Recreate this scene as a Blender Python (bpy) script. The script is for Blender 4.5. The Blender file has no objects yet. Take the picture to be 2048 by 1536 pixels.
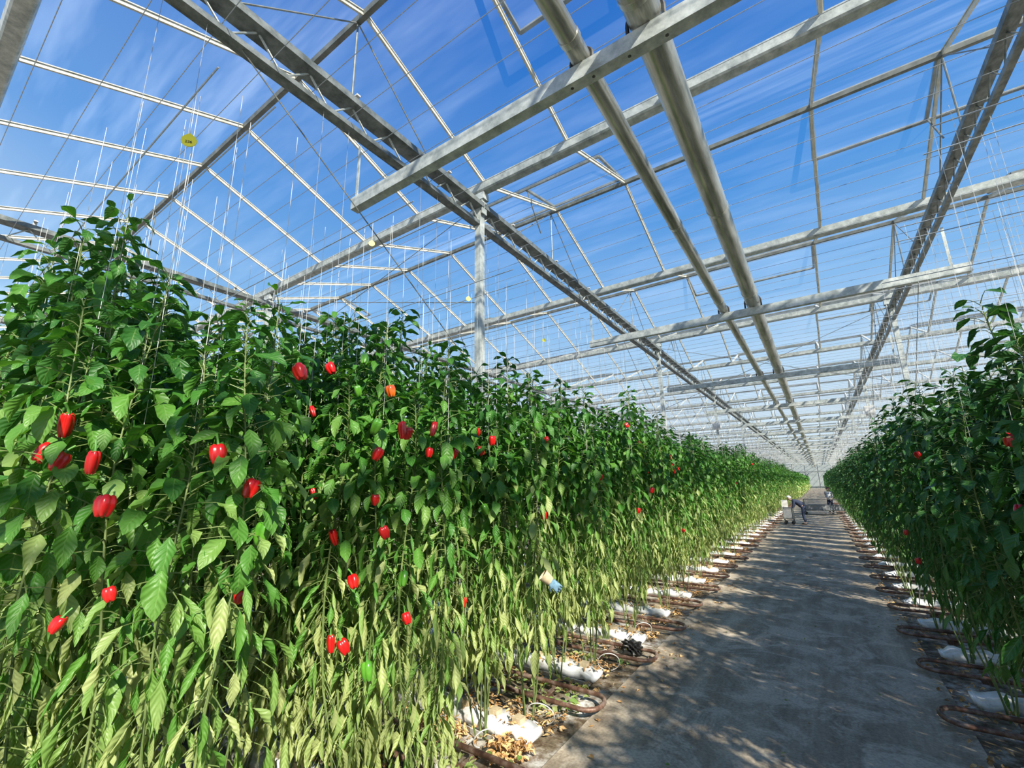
import bpy, bmesh, math, random
import numpy as np
from mathutils import Vector, Matrix, Euler
random.seed(7); rng=np.random.default_rng(7)
scene=bpy.context.scene
COL=scene.collection
pi=math.pi

# ------------------------------------------------------------------ materials
def new_mat(name):
    m=bpy.data.materials.new(name); m.use_nodes=True
    nt=m.node_tree
    for n in list(nt.nodes): nt.nodes.remove(n)
    out=nt.nodes.new('ShaderNodeOutputMaterial')
    return m,nt,out
def N(nt,t,**kw):
    n=nt.nodes.new(t)
    for k,v in kw.items():
        if k in n.inputs.keys(): n.inputs[k].default_value=v
        else: setattr(n,k,v)
    return n
def L(nt,a,b): nt.links.new(a,b)
def ramp(nt,stops):
    r=nt.nodes.new('ShaderNodeValToRGB')
    el=r.color_ramp.elements
    while len(el)>1: el.remove(el[-1])
    el[0].position=stops[0][0]; el[0].color=(*stops[0][1],1)
    for p,c in stops[1:]:
        e=el.new(p); e.color=(*c,1)
    return r
def noisy(name,c1,c2,scale=6,rough=.5,metal=0,bump=0,detail=5,c3=None,lo=.35,hi=.65,coat=0,stretch=None):
    m,nt,out=new_mat(name)
    tc=N(nt,'ShaderNodeTexCoord'); mp=N(nt,'ShaderNodeMapping')
    if stretch: mp.inputs['Scale'].default_value=stretch
    L(nt,tc.outputs['Object'],mp.inputs['Vector'])
    no=N(nt,'ShaderNodeTexNoise',Scale=scale,Detail=detail,Roughness=.65)
    L(nt,mp.outputs[0],no.inputs['Vector'])
    st=[(lo,c1),(hi,c2)]
    if c3: st=[(lo,c1),((lo+hi)/2,c2),(hi,c3)]
    r=ramp(nt,st); L(nt,no.outputs['Fac'],r.inputs[0])
    b=N(nt,'ShaderNodeBsdfPrincipled',Roughness=rough,Metallic=metal)
    if coat: b.inputs['Coat Weight'].default_value=coat
    L(nt,r.outputs[0],b.inputs['Base Color'])
    if bump:
        bm=N(nt,'ShaderNodeBump',Strength=bump,Distance=.02); L(nt,no.outputs['Fac'],bm.inputs['Height']); L(nt,bm.outputs[0],b.inputs['Normal'])
    L(nt,b.outputs[0],out.inputs[0])
    return m

def leaf_material(name='pepper_leaf',shift=-.27,stops=None,spec=.4,trn=.25,rough=.44):
    m,nt,out=new_mat(name)
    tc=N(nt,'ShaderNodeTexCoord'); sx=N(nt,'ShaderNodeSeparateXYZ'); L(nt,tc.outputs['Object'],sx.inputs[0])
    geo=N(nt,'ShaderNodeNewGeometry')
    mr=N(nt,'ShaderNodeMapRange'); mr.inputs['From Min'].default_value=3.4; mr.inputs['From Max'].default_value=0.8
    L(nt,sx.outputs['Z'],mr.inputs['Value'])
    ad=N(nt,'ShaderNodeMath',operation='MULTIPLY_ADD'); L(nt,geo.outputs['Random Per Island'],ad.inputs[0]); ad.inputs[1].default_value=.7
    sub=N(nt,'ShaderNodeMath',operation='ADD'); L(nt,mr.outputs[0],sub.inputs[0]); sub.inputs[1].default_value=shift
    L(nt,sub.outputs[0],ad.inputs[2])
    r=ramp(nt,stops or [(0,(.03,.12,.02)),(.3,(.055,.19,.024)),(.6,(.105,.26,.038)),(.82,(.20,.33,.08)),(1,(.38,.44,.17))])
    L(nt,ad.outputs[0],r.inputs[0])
    uv=N(nt,'ShaderNodeUVMap'); su=N(nt,'ShaderNodeSeparateXYZ'); L(nt,uv.outputs[0],su.inputs[0])
    c=N(nt,'ShaderNodeMath',operation='SUBTRACT'); L(nt,su.outputs['X'],c.inputs[0]); c.inputs[1].default_value=.5
    ab=N(nt,'ShaderNodeMath',operation='ABSOLUTE'); L(nt,c.outputs[0],ab.inputs[0])
    lt=N(nt,'ShaderNodeMath',operation='LESS_THAN'); L(nt,ab.outputs[0],lt.inputs[0]); lt.inputs[1].default_value=.025
    m1=N(nt,'ShaderNodeMath',operation='MULTIPLY_ADD'); L(nt,ab.outputs[0],m1.inputs[0]); m1.inputs[1].default_value=-.5; L(nt,su.outputs['Y'],m1.inputs[2])
    m2=N(nt,'ShaderNodeMath',operation='MULTIPLY'); L(nt,m1.outputs[0],m2.inputs[0]); m2.inputs[1].default_value=42
    si=N(nt,'ShaderNodeMath',operation='SINE'); L(nt,m2.outputs[0],si.inputs[0])
    gt=N(nt,'ShaderNodeMath',operation='GREATER_THAN'); L(nt,si.outputs[0],gt.inputs[0]); gt.inputs[1].default_value=.96
    g2=N(nt,'ShaderNodeMath',operation='MULTIPLY'); L(nt,gt.outputs[0],g2.inputs[0]); g2.inputs[1].default_value=.25
    mx=N(nt,'ShaderNodeMath',operation='MAXIMUM'); L(nt,lt.outputs[0],mx.inputs[0]); L(nt,g2.outputs[0],mx.inputs[1])
    mf=N(nt,'ShaderNodeMath',operation='MULTIPLY'); L(nt,mx.outputs[0],mf.inputs[0]); mf.inputs[1].default_value=.3
    mix=N(nt,'ShaderNodeMixRGB'); L(nt,mf.outputs[0],mix.inputs[0]); L(nt,r.outputs[0],mix.inputs[1]); mix.inputs[2].default_value=(.25,.38,.12,1)
    b=N(nt,'ShaderNodeBsdfPrincipled',Roughness=rough); b.inputs['Specular IOR Level'].default_value=spec
    L(nt,mix.outputs[0],b.inputs['Base Color'])
    bp=N(nt,'ShaderNodeBump',Strength=.3,Distance=.004); L(nt,si.outputs[0],bp.inputs['Height']); L(nt,bp.outputs[0],b.inputs['Normal'])
    tr=N(nt,'ShaderNodeBsdfTranslucent')
    tm=N(nt,'ShaderNodeMixRGB',blend_type='MULTIPLY'); tm.inputs[0].default_value=1; L(nt,mix.outputs[0],tm.inputs[1]); tm.inputs[2].default_value=(1.6,1.7,.6,1)
    L(nt,tm.outputs[0],tr.inputs[0])
    ms=N(nt,'ShaderNodeMixShader'); ms.inputs[0].default_value=trn
    L(nt,b.outputs[0],ms.inputs[1]); L(nt,tr.outputs[0],ms.inputs[2]); L(nt,ms.outputs[0],out.inputs[0])
    return m
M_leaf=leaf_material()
M_leaf_shaded=leaf_material('shade_painted_pepper_leaf',-.33,[(0,(.018,.08,.018)),(.4,(.03,.12,.022)),(.75,(.05,.16,.028)),(1,(.10,.22,.05))],.45,.17)  # same leaf for the right-hand rows, their shade painted into the colour
M_stem=noisy('green_stem',(.08,.13,.03),(.19,.25,.08),8,.6)
M_string=noisy('white_string',(.6,.6,.58),(.75,.75,.73),20,.8)
M_red=noisy('red_pepper_skin',(.42,.005,.007),(.66,.012,.01),9,.26,coat=.3)
M_green=noisy('green_pepper_skin',(.05,.20,.015),(.12,.34,.03),9,.25,coat=.4)
M_orange=noisy('orange_pepper_skin',(.6,.04,.01),(.7,.16,.01),9,.25,coat=.4)
M_calyx=noisy('calyx_green',(.06,.22,.03),(.12,.3,.05),12,.5)
M_galv=noisy('galvanized_steel',(.27,.30,.29),(.58,.61,.58),8,.55,metal=.35,detail=9,bump=.05)
M_galvd=noisy('weathered_galvanized_steel',(.09,.105,.10),(.24,.26,.25),7,.5,metal=.4,detail=8)
M_alu=noisy('white_aluminium_bar',(.50,.48,.40),(.76,.73,.64),5,.5,metal=.15)
M_alud=noisy('grey_aluminium_bar',(.12,.13,.12),(.24,.25,.23),5,.5,metal=.3)
M_tube=noisy('weathered_steel_tube',(.19,.20,.16),(.40,.40,.35),3,.32,metal=.6,c3=(.62,.61,.54),detail=8,stretch=(3,.35,3))
M_strap=noisy('black_strap',(.01,.01,.01),(.03,.03,.03),10,.6)
M_rust=noisy('brown_rusty_pipe',(.07,.035,.025),(.17,.09,.06),9,.5,metal=.25,detail=8,c3=(.34,.25,.2))
M_white=noisy('white_plastic_film',(.45,.42,.36),(.82,.82,.81),7,.4,bump=.6,c3=(.92,.92,.92),detail=8,lo=.3,hi=.6)
M_whitep=noisy('white_painted_metal',(.45,.43,.38),(.78,.78,.77),5,.45,detail=8)
M_litter=noisy('dry_leaf',(.32,.16,.06),(.6,.36,.15),14,.7,c3=(.78,.58,.3))
M_yellow=noisy('yellow_plastic',(.9,.78,.02),(.95,.85,.05),8,.4)
M_black=noisy('black_plastic',(.012,.012,.012),(.03,.03,.03),8,.3)
M_wire=noisy('steel_wire',(.30,.33,.36),(.45,.48,.5),20,.4,metal=.4)
M_blue=noisy('blue_fabric',(.09,.2,.3),(.2,.33,.43),30,.85)
M_cream=noisy('cream_fabric',(.45,.36,.22),(.62,.5,.33),30,.85)
M_skin=noisy('skin',(.45,.27,.19),(.55,.33,.24),20,.5)
M_hair=noisy('brown_hair',(.05,.03,.02),(.12,.07,.04),60,.6)
M_shirt=noisy('white_cotton',(.5,.5,.52),(.65,.65,.66),20,.85)
M_navy=noisy('navy_fabric',(.012,.02,.05),(.03,.045,.09),20,.85)
M_greyp=noisy('grey_plastic_bin',(.2,.21,.22),(.3,.31,.32),6,.5)

def glass_material():
    m,nt,out=new_mat('greenhouse_glass')
    tc=N(nt,'ShaderNodeTexCoord')
    tr=N(nt,'ShaderNodeBsdfTransparent'); tr.inputs[0].default_value=(.965,.98,.985,1)
    facs=[]
    for rot,sc in ((.5,(.5,3.0,1)),(-.9,(.4,3.4,1)),(1.9,(.35,2.6,1))):
        mp=N(nt,'ShaderNodeMapping'); mp.inputs['Rotation'].default_value=(0,0,rot); mp.inputs['Scale'].default_value=sc
        L(nt,tc.outputs['Object'],mp.inputs[0])
        no=N(nt,'ShaderNodeTexNoise',Scale=.7,Detail=4,Roughness=.55); L(nt,mp.outputs[0],no.inputs['Vector'])
        r=ramp(nt,[(.52,(0,0,0)),(.9,(1,1,1))]); L(nt,no.outputs['Fac'],r.inputs[0]); facs.append(r)
    a=N(nt,'ShaderNodeMath',operation='ADD'); L(nt,facs[0].outputs[0],a.inputs[0]); L(nt,facs[1].outputs[0],a.inputs[1])
    a2=N(nt,'ShaderNodeMath',operation='ADD'); L(nt,a.outputs[0],a2.inputs[0]); L(nt,facs[2].outputs[0],a2.inputs[1])
    f=N(nt,'ShaderNodeMath',operation='MULTIPLY_ADD'); L(nt,a2.outputs[0],f.inputs[0]); f.inputs[1].default_value=.13; f.inputs[2].default_value=.025
    tl=N(nt,'ShaderNodeBsdfTranslucent'); tl.inputs[0].default_value=(.72,.84,.95,1)
    ms=N(nt,'ShaderNodeMixShader'); L(nt,f.outputs[0],ms.inputs[0]); L(nt,tr.outputs[0],ms.inputs[1]); L(nt,tl.outputs[0],ms.inputs[2])
    L(nt,ms.outputs[0],out.inputs[0]); return m
M_glass=glass_material()

def path_material():
    m,nt,out=new_mat('worn_concrete_path')
    tc=N(nt,'ShaderNodeTexCoord')
    mp=N(nt,'ShaderNodeMapping'); mp.inputs['Scale'].default_value=(2.2,.3,1); L(nt,tc.outputs['Object'],mp.inputs[0])
    n1=N(nt,'ShaderNodeTexNoise',Scale=1.3,Detail=9,Roughness=.68); L(nt,mp.outputs[0],n1.inputs['Vector'])
    n2=N(nt,'ShaderNodeTexNoise',Scale=1.6,Detail=10,Roughness=.74,Distortion=1.0); L(nt,tc.outputs['Object'],n2.inputs['Vector'])
    n3=N(nt,'ShaderNodeTexNoise',Scale=38,Detail=5); L(nt,tc.outputs['Object'],n3.inputs['Vector'])
    r1=ramp(nt,[(.3,(.19,.15,.105)),(.5,(.34,.28,.205)),(.7,(.54,.46,.35))]); L(nt,n1.outputs[0],r1.inputs[0])
    r2=ramp(nt,[(.47,(0,0,0)),(.58,(1,1,1))]); L(nt,n2.outputs[0],r2.inputs[0])
    f=N(nt,'ShaderNodeMath',operation='MULTIPLY'); L(nt,r2.outputs[0],f.inputs[0]); f.inputs[1].default_value=.6
    mx=N(nt,'ShaderNodeMixRGB'); L(nt,f.outputs[0],mx.inputs[0]); L(nt,r1.outputs[0],mx.inputs[1]); mx.inputs[2].default_value=(.68,.59,.47,1)
    r3=ramp(nt,[(.35,(.65,.65,.65)),(.6,(1.08,1.08,1.08))]); L(nt,n3.outputs[0],r3.inputs[0])
    m2=N(nt,'ShaderNodeMixRGB',blend_type='MULTIPLY'); m2.inputs[0].default_value=.65; L(nt,mx.outputs[0],m2.inputs[1]); L(nt,r3.outputs[0],m2.inputs[2])
    b=N(nt,'ShaderNodeBsdfPrincipled',Roughness=.8); b.inputs['Specular IOR Level'].default_value=.2; L(nt,m2.outputs[0],b.inputs['Base Color'])
    bp=N(nt,'ShaderNodeBump',Strength=.2,Distance=.008); L(nt,n3.outputs[0],bp.inputs['Height']); L(nt,bp.outputs[0],b.inputs['Normal'])
    L(nt,b.outputs[0],out.inputs[0]); return m
def bed_material():
    m,nt,out=new_mat('dirty_white_ground_film')
    tc=N(nt,'ShaderNodeTexCoord')
    n1=N(nt,'ShaderNodeTexNoise',Scale=1.8,Detail=9,Roughness=.7); L(nt,tc.outputs['Object'],n1.inputs['Vector'])
    n2=N(nt,'ShaderNodeTexNoise',Scale=11,Detail=8,Roughness=.7); L(nt,tc.outputs['Object'],n2.inputs['Vector'])
    r1=ramp(nt,[(.36,(.06,.055,.035)),(.46,(.24,.19,.12)),(.54,(.45,.42,.36)),(.66,(.75,.75,.73))]); L(nt,n1.outputs[0],r1.inputs[0])
    r2=ramp(nt,[(.4,(.25,.15,.07)),(.58,(1,1,1))]); L(nt,n2.outputs[0],r2.inputs[0])
    m2=N(nt,'ShaderNodeMixRGB',blend_type='MULTIPLY'); m2.inputs[0].default_value=.85; L(nt,r1.outputs[0],m2.inputs[1]); L(nt,r2.outputs[0],m2.inputs[2])
    b=N(nt,'ShaderNodeBsdfPrincipled',Roughness=.75); L(nt,m2.outputs[0],b.inputs['Base Color'])
    bp=N(nt,'ShaderNodeBump',Strength=.6,Distance=.03); L(nt,n2.outputs[0],bp.inputs['Height']); L(nt,bp.outputs[0],b.inputs['Normal'])
    L(nt,b.outputs[0],out.inputs[0]); return m
M_path=path_material(); M_bed=bed_material()

# ------------------------------------------------------------------ helpers
def obj(name,mesh,parent=None,loc=(0,0,0),rot=(0,0,0),scale=(1,1,1),label=None,cat=None,group=None,kind=None):
    o=bpy.data.objects.new(name,mesh); COL.objects.link(o)
    o.location=loc; o.rotation_euler=rot; o.scale=scale
    if parent: o.parent=parent
    if label: o['label']=label
    if cat: o['category']=cat
    if group: o['group']=group
    if kind: o['kind']=kind
    return o
def mesh_from(name,verts,faces,mat,smooth=True,uvs=None):
    me=bpy.data.meshes.new(name); me.from_pydata([tuple(v) for v in verts],[],[tuple(f) for f in faces])
    if smooth: me.polygons.foreach_set('use_smooth',[True]*len(me.polygons))
    me.materials.append(mat)
    if uvs is not None:
        ul=me.uv_layers.new(name='UVMap')
        li=np.empty(len(me.loops),dtype=np.int32); me.loops.foreach_get('vertex_index',li)
        ul.data.foreach_set('uv',np.asarray(uvs)[li].astype(np.float32).ravel())
    me.update(); return me
class Geo:
    def __init__(s): s.v=[];s.f=[]
    def tube(s,pts,r,n=8,caps=True):
        pts=[Vector(p) for p in pts]; rs=r if isinstance(r,(list,tuple)) else [r]*len(pts)
        b=len(s.v)
        ref=None
        for i,p in enumerate(pts):
            d=(pts[min(i+1,len(pts)-1)]-pts[max(i-1,0)]).normalized()
            if ref is None: ref=d.orthogonal().normalized()
            u=(ref-d*ref.dot(d))
            u=u.normalized() if u.length>1e-6 else d.orthogonal().normalized()
            ref=u; w=d.cross(u)
            for k in range(n):
                a=2*pi*k/n; s.v.append(p+(u*math.cos(a)+w*math.sin(a))*rs[i])
        for i in range(len(pts)-1):
            for k in range(n):
                k2=(k+1)%n; s.f.append((b+i*n+k,b+i*n+k2,b+(i+1)*n+k2,b+(i+1)*n+k))
        if caps:
            s.f.append(tuple(b+k for k in range(n))[::-1]); s.f.append(tuple(b+(len(pts)-1)*n+k for k in range(n)))
        return s
    def box(s,c,d):
        b=len(s.v); cx,cy,cz=c; dx,dy,dz=[q/2 for q in d]
        for x in(-1,1):
            for y in(-1,1):
                for z in(-1,1): s.v.append(Vector((cx+x*dx,cy+y*dy,cz+z*dz)))
        for f in((0,1,3,2),(4,6,7,5),(0,4,5,1),(2,3,7,6),(0,2,6,4),(1,5,7,3)): s.f.append(tuple(b+i for i in f))
        return s
    def prof(s,pr,p0,p1,up=(0,0,1)):
        p0=Vector(p0);p1=Vector(p1); d=(p1-p0).normalized(); u=Vector(up); u=(u-d*u.dot(d)).normalized(); sd=d.cross(u)
        b=len(s.v); n=len(pr)
        for p in(p0,p1):
            for a,c in pr: s.v.append(p+sd*a+u*c)
        for k in range(n):
            k2=(k+1)%n; s.f.append((b+k,b+k2,b+n+k2,b+n+k))
        s.f.append(tuple(b+k for k in range(n))[::-1]); s.f.append(tuple(b+n+k for k in range(n)))
        return s
    def mesh(s,name,mat,smooth=False):
        me=mesh_from(name,s.v,s.f,mat,smooth)
        bm=bmesh.new(); bm.from_mesh(me); bmesh.ops.recalc_face_normals(bm,faces=bm.faces); bm.to_mesh(me); bm.free()
        if smooth:
            try: me.set_sharp_from_angle(angle=math.radians(40))
            except Exception: pass
        return me
def cprof(w,h,t=.012,lip=.03):
    a=w/2
    return [(-a,0),(a,0),(a,h),(a-lip,h),(a-lip,h-t),(a-t,h-t),(a-t,t),(-a+t,t),(-a+t,h-t),(-a+lip,h-t),(-a+lip,h),(-a,h)]
def rprof(w,h): a=w/2; return [(-a,0),(a,0),(a,h),(-a,h)]

# ------------------------------------------------------------------ world / sun / camera
H=2.25
w=bpy.data.worlds.new('sky'); scene.world=w; w.use_nodes=True
nt=w.node_tree
for n in list(nt.nodes): nt.nodes.remove(n)
wo=nt.nodes.new('ShaderNodeOutputWorld'); bg=nt.nodes.new('ShaderNodeBackground')
tc=nt.nodes.new('ShaderNodeTexCoord'); sx=nt.nodes.new('ShaderNodeSeparateXYZ'); L(nt,tc.outputs['Generated'],sx.inputs[0])
r=ramp(nt,[(0,(.84,.91,.95)),(.10,(.74,.86,.94)),(.22,(.48,.70,.92)),(.36,(.21,.48,.86)),(.55,(.065,.29,.74)),(.8,(.026,.17,.60)),(1,(.02,.14,.52))])
L(nt,sx.outputs['Z'],r.inputs[0])
zz=N(nt,'ShaderNodeMath',operation='MAXIMUM'); L(nt,sx.outputs['Z'],zz.inputs[0]); zz.inputs[1].default_value=.1
dv=N(nt,'ShaderNodeVectorMath',operation='DIVIDE'); cb=nt.nodes.new('ShaderNodeCombineXYZ')
for i in range(3): L(nt,zz.outputs[0],cb.inputs[i])
L(nt,tc.outputs['Generated'],dv.inputs[0]); L(nt,cb.outputs[0],dv.inputs[1])
mp=N(nt,'ShaderNodeMapping'); mp.inputs['Scale'].default_value=(.5,.5,1); mp.inputs['Rotation'].default_value=(0,0,.5); mp.inputs['Location'].default_value=(3.1,1.2,0)
L(nt,dv.outputs[0],mp.inputs[0])
no=N(nt,'ShaderNodeTexNoise',Scale=.9,Detail=3,Roughness=.4,Distortion=.3); L(nt,mp.outputs[0],no.inputs['Vector'])
cr=ramp(nt,[(.4,(0,0,0)),(.62,(.12,.12,.12)),(.8,(.3,.3,.3))]); L(nt,no.outputs['Fac'],cr.inputs[0])
mx=N(nt,'ShaderNodeMixRGB'); L(nt,cr.outputs[0],mx.inputs[0]); L(nt,r.outputs[0],mx.inputs[1]); mx.inputs[2].default_value=(.78,.86,.96,1)
L(nt,mx.outputs[0],bg.inputs[0]); bg.inputs[1].default_value=1.0; L(nt,bg.outputs[0],wo.inputs[0])

sd=bpy.data.lights.new('sun','SUN'); sd.energy=9.5; sd.angle=math.radians(1.0); sd.color=(1,.93,.80)
so=bpy.data.objects.new('sun',sd); COL.objects.link(so)
el=math.radians(37); sdir=Vector((math.cos(el)*.84,math.cos(el)*-.54,math.sin(el)))
so.rotation_euler=sdir.to_track_quat('Z','Y').to_euler(); so.location=(20,-12,25)

cd=bpy.data.cameras.new('camera'); co=bpy.data.objects.new('camera',cd); COL.objects.link(co); scene.camera=co
cd.sensor_width=36; cd.lens=879/2048*36; cd.clip_start=.05; cd.clip_end=500
Rv=Vector((.8250,.5649,-.0161)).normalized(); Fv=Vector((-.5477,.8061,.2242)).normalized()
Uv=Rv.cross(Fv).normalized(); Rv=Fv.cross(Uv)
co.matrix_world=Matrix(((Rv.x,Uv.x,-Fv.x,0),(Rv.y,Uv.y,-Fv.y,0),(Rv.z,Uv.z,-Fv.z,H),(0,0,0,1)))
scene.view_settings.view_transform='Standard'
scene.view_settings.look='None'

# ------------------------------------------------------------------ ground
YEND=150.0
g=Geo().box((-13,71,-.05),(50,162,.1)); obj('floor',g.mesh('floor_bed',M_bed),kind='structure',label='dirty white ground film with soil and dead leaves',cat='floor')
g=Geo().box((-.68,71,.01),(3.0,162,.025)); obj('floor',g.mesh('floor_path',M_path),kind='structure',label='worn grey concrete path between the crop rows',cat='floor')

# ------------------------------------------------------------------ roof
GY=lambda n:4.95+4.84*n
ZG=6.88; ZE=7.02; ZR=7.92
X0,X1=-36.0,12.0
bars_x=[-2.31+1.5*i for i in range(-22,10)]
gut=[(-.06,0),(.06,0),(.08,.02),(.10,.14),(.085,.14),(.065,.03),(-.065,.03),(-.085,.14),(-.10,.14),(-.08,.02)]
gm=Geo().prof(gut,(X0,0,0),(X1,0,0)).mesh('roof_gutter',M_galv)
rm=Geo().prof([(-.03,0),(.03,0),(.045,.06),(0,.09),(-.045,.06)],(X0,0,0),(X1,0,0)).mesh('ridge_beam',M_alud)
def bar_geo(g,x,s):
    g.prof([(-.014,-.045),(.014,-.045),(.014,0),(.027,0),(.027,.012),(-.027,.012),(-.027,0),(-.014,0)],(x,(0 if s<0 else 4.84),ZE),(x,2.42,ZR))
bm1=Geo(); bar_geo(bm1,0,-1); bmA=bm1.mesh('glazing_bar_near',M_alu)
bm2=Geo(); bar_geo(bm2,0,1); bmB=bm2.mesh('glazing_bar_far',M_alu)
gg=Geo(); gg.v+= [Vector(p) for p in((X0,0,ZE+.02),(X1,0,ZE+.02),(X1,2.42,ZR+.02),(X0,2.42,ZR+.02),(X1,4.84,ZE+.02),(X0,4.84,ZE+.02))]; gg.f+=[(0,1,2,3),(3,2,4,5)]
glass_me=mesh_from('roof_glass',gg.v,gg.f,M_glass,False)
def rest_mesh(skip,name):
    g=Geo()
    for x in bars_x:
        if x in skip: continue
        bar_geo(g,x,-1); bar_geo(g,x,1)
    return g.mesh(name,M_alu)
near_x=[x for x in bars_x if -13.5<x<2.5]
far_me=rest_mesh([], 'glazing_bars_all'); near_rest=rest_mesh(near_x,'glazing_bars_rest')
for n in range(-2,30):
    y=GY(n)
    obj('roof_gutter',gm,loc=(0,y,ZG-.0),kind='structure',label='galvanized steel roof gutter running across the crop',cat='gutter')
    obj('ridge_beam',rm,loc=(0,y+2.42,ZR-.06),kind='structure',label='aluminium ridge beam of the glass roof',cat='ridge beam')
    if n<14: c=obj('ceiling',glass_me,loc=(0,y,0),kind='structure',label='clear glass pitched roof bay with white glazing bars',cat='glass roof')
    else:
        obj('ceiling',far_me,loc=(0,y,0),kind='structure',label='pitched roof bay with white glazing bars',cat='glass roof'); continue
    if n in(-1,0,1):
        for x in near_x:
            obj('glazing_bar',bmA,parent=c,loc=(x,0,0)); obj('glazing_bar',bmB,parent=c,loc=(x,0,0))
        obj('glazing_bar',near_rest,parent=c,kind='stuff')
    else: obj('glazing_bar',far_me,parent=c,kind='stuff')
VL=1.15
def vent_meshes():
    g=Geo(); pr=rprof(.045,.04)
    wd=2.96
    g.prof(pr,(0,0,0),(0,VL,0)); g.prof(pr,(wd,0,0),(wd,VL,0)); g.prof(pr,(wd/2,0,0),(wd/2,VL,0)); g.prof(pr,(0,VL,0),(wd,VL,0)); g.prof(pr,(0,0,0),(wd,0,0))
    fr=g.mesh('vent_frame',M_alud)
    q=[(0,0,.03),(wd,0,.03),(wd,VL,.03),(0,VL,.03)]
    gl=mesh_from('vent_glass',q,[(0,1,2,3)],M_glass,False)
    r=Geo().tube([(wd/2,VL-.05,0),(wd/2,VL-.35,-.75)],.012,6).mesh('vent_rod',M_alud)
    return fr,gl,r
vf,vg,vr=vent_meshes()
sl=math.atan2(ZR-ZE,2.42)
for n in range(-1,6):
    for j in range(5):
        x=-2.31+1.5*(2+(n%2)*2-5*j+ (j%2))
        if x<-20 or x>6 or (n<0 and x<-5): continue
        far=(j+n)%2==0
        if far: mw=Matrix.Translation((x,GY(n)+2.46,ZR+.03))@Matrix.Rotation(-sl+math.radians(9),4,'X')
        else: mw=Matrix.Translation((x+2.96,GY(n)+2.38,ZR+.03))@Matrix.Rotation(pi,4,'Z')@Matrix.Rotation(-sl+math.radians(7),4,'X')
        v=obj('roof_vent',None,label='glass roof vent in a grey aluminium frame, slightly open',cat='roof vent',group='ridge vents'); v.empty_display_size=.2
        v.matrix_world=mw
        obj('vent_frame',vf,parent=v); obj('glass_pane',vg,parent=v); obj('opening_rod',vr,parent=v)

# ------------------------------------------------------------------ columns and lattice trusses
LX=[-23.6,-17.05,-10.5,-3.94,2.18,8.7]
SP=9.68
colm=Geo().prof(cprof(.11,.11,.02,.04),(0,-.055,0),(0,-.055,6.72),up=(0,1,0)).mesh('column_shaft',M_galv)
colb=Geo().box((0,0,.015),(.3,.3,.03)).box((0,.0,.06),(.18,.18,.06)).mesh('base_plate',M_galvd)
colt=Geo().box((0,0,6.80),(.26,.14,.12)).box((.09,0,6.64),(.02,.12,.3)).box((-.09,0,6.64),(.02,.12,.3)).mesh('top_bracket',M_galv)
COLP=[]
for x in LX:
    for m in range(0,12):
        y=GY(0)+SP*m
        if m>6 and not(-5<x<3): continue
        COLP.append((x,y))
        c=obj('steel_column',None,loc=(x,y,0),label='galvanized steel column carrying truss and gutter',cat='column',group='greenhouse columns')
        obj('shaft',colm,parent=c); obj('base_plate',colb,parent=c); obj('gutter_bracket',colt,parent=c)
tch=Geo().prof(cprof(.22,.08,.012,.03),(0,0,6.60),(0,SP-.02,6.60)).mesh('truss_top_chord',M_galvd)
bch=Geo().prof(cprof(.10,.06,.01,.02),(0,0,6.30),(0,SP-.02,6.30)).mesh('truss_bottom_chord',M_galvd)
wg=Geo(); ns=36
pts=[(0,SP*i/ns+.01,6.34 if i%2==0 else 6.62) for i in range(ns+1)]
wg.tube(pts,.014,6)
wm=wg.mesh('truss_web',M_galv)
wg=Geo(); wg.tube(pts,.010,6); wm2=wg.mesh('truss_web_dark',M_galvd)
sr=Geo().prof([(-.02,0),(.02,0),(.02,.04),(-.02,.04)],(-.12,0,6.36),(-.12,SP-.02,6.36)).mesh('side_rail',M_galvd)
rodv=Geo().tube([(0,0,6.66),(0,0,ZR-.05)],.012,6).mesh('tie_rod_upright',M_alud)
roda=Geo().tube([(0,-1.4,6.66),(0,0,ZR-.05)],.009,6).mesh('tie_rod_a',M_alud)
rodb=Geo().tube([(0,1.4,6.66),(0,0,ZR-.05)],.009,6).mesh('tie_rod_b',M_alud)
hk=Geo().box((.0,0,6.73),(.03,.05,.12)).box((.03,0,6.78),(.08,.05,.02)).mesh('white_clip',M_whitep)
for x in LX:
    for m in range(-1,14):
        if m>5 and not(-5<x<3): continue
        y=GY(0)+SP*m
        t=obj('lattice_truss',None,loc=(x,y,0),label='galvanized lattice truss running along the greenhouse',cat='truss',group='roof trusses')
        obj('top_chord',tch,parent=t,scale=(.6 if x>0 else 1,1,1)); obj('bottom_chord',bch,parent=t,scale=(.7 if x>0 else 1,1,1)); obj('web_lattice',wm if x<0 else wm2,parent=t)
        if x<0: obj('side_rail',sr,parent=t)
        if m<5:
            for i in(0,1):
                for q in((rodv,) if x not in(-3.94,2.18) else (rodv,roda,rodb)): obj('tie_rod',q,parent=t,loc=(0,2.42+4.84*i,0))
        if m<1:
            for i in range(6): obj('mounting_clip',hk,parent=t,loc=(0,.9+1.6*i,0))

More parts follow.
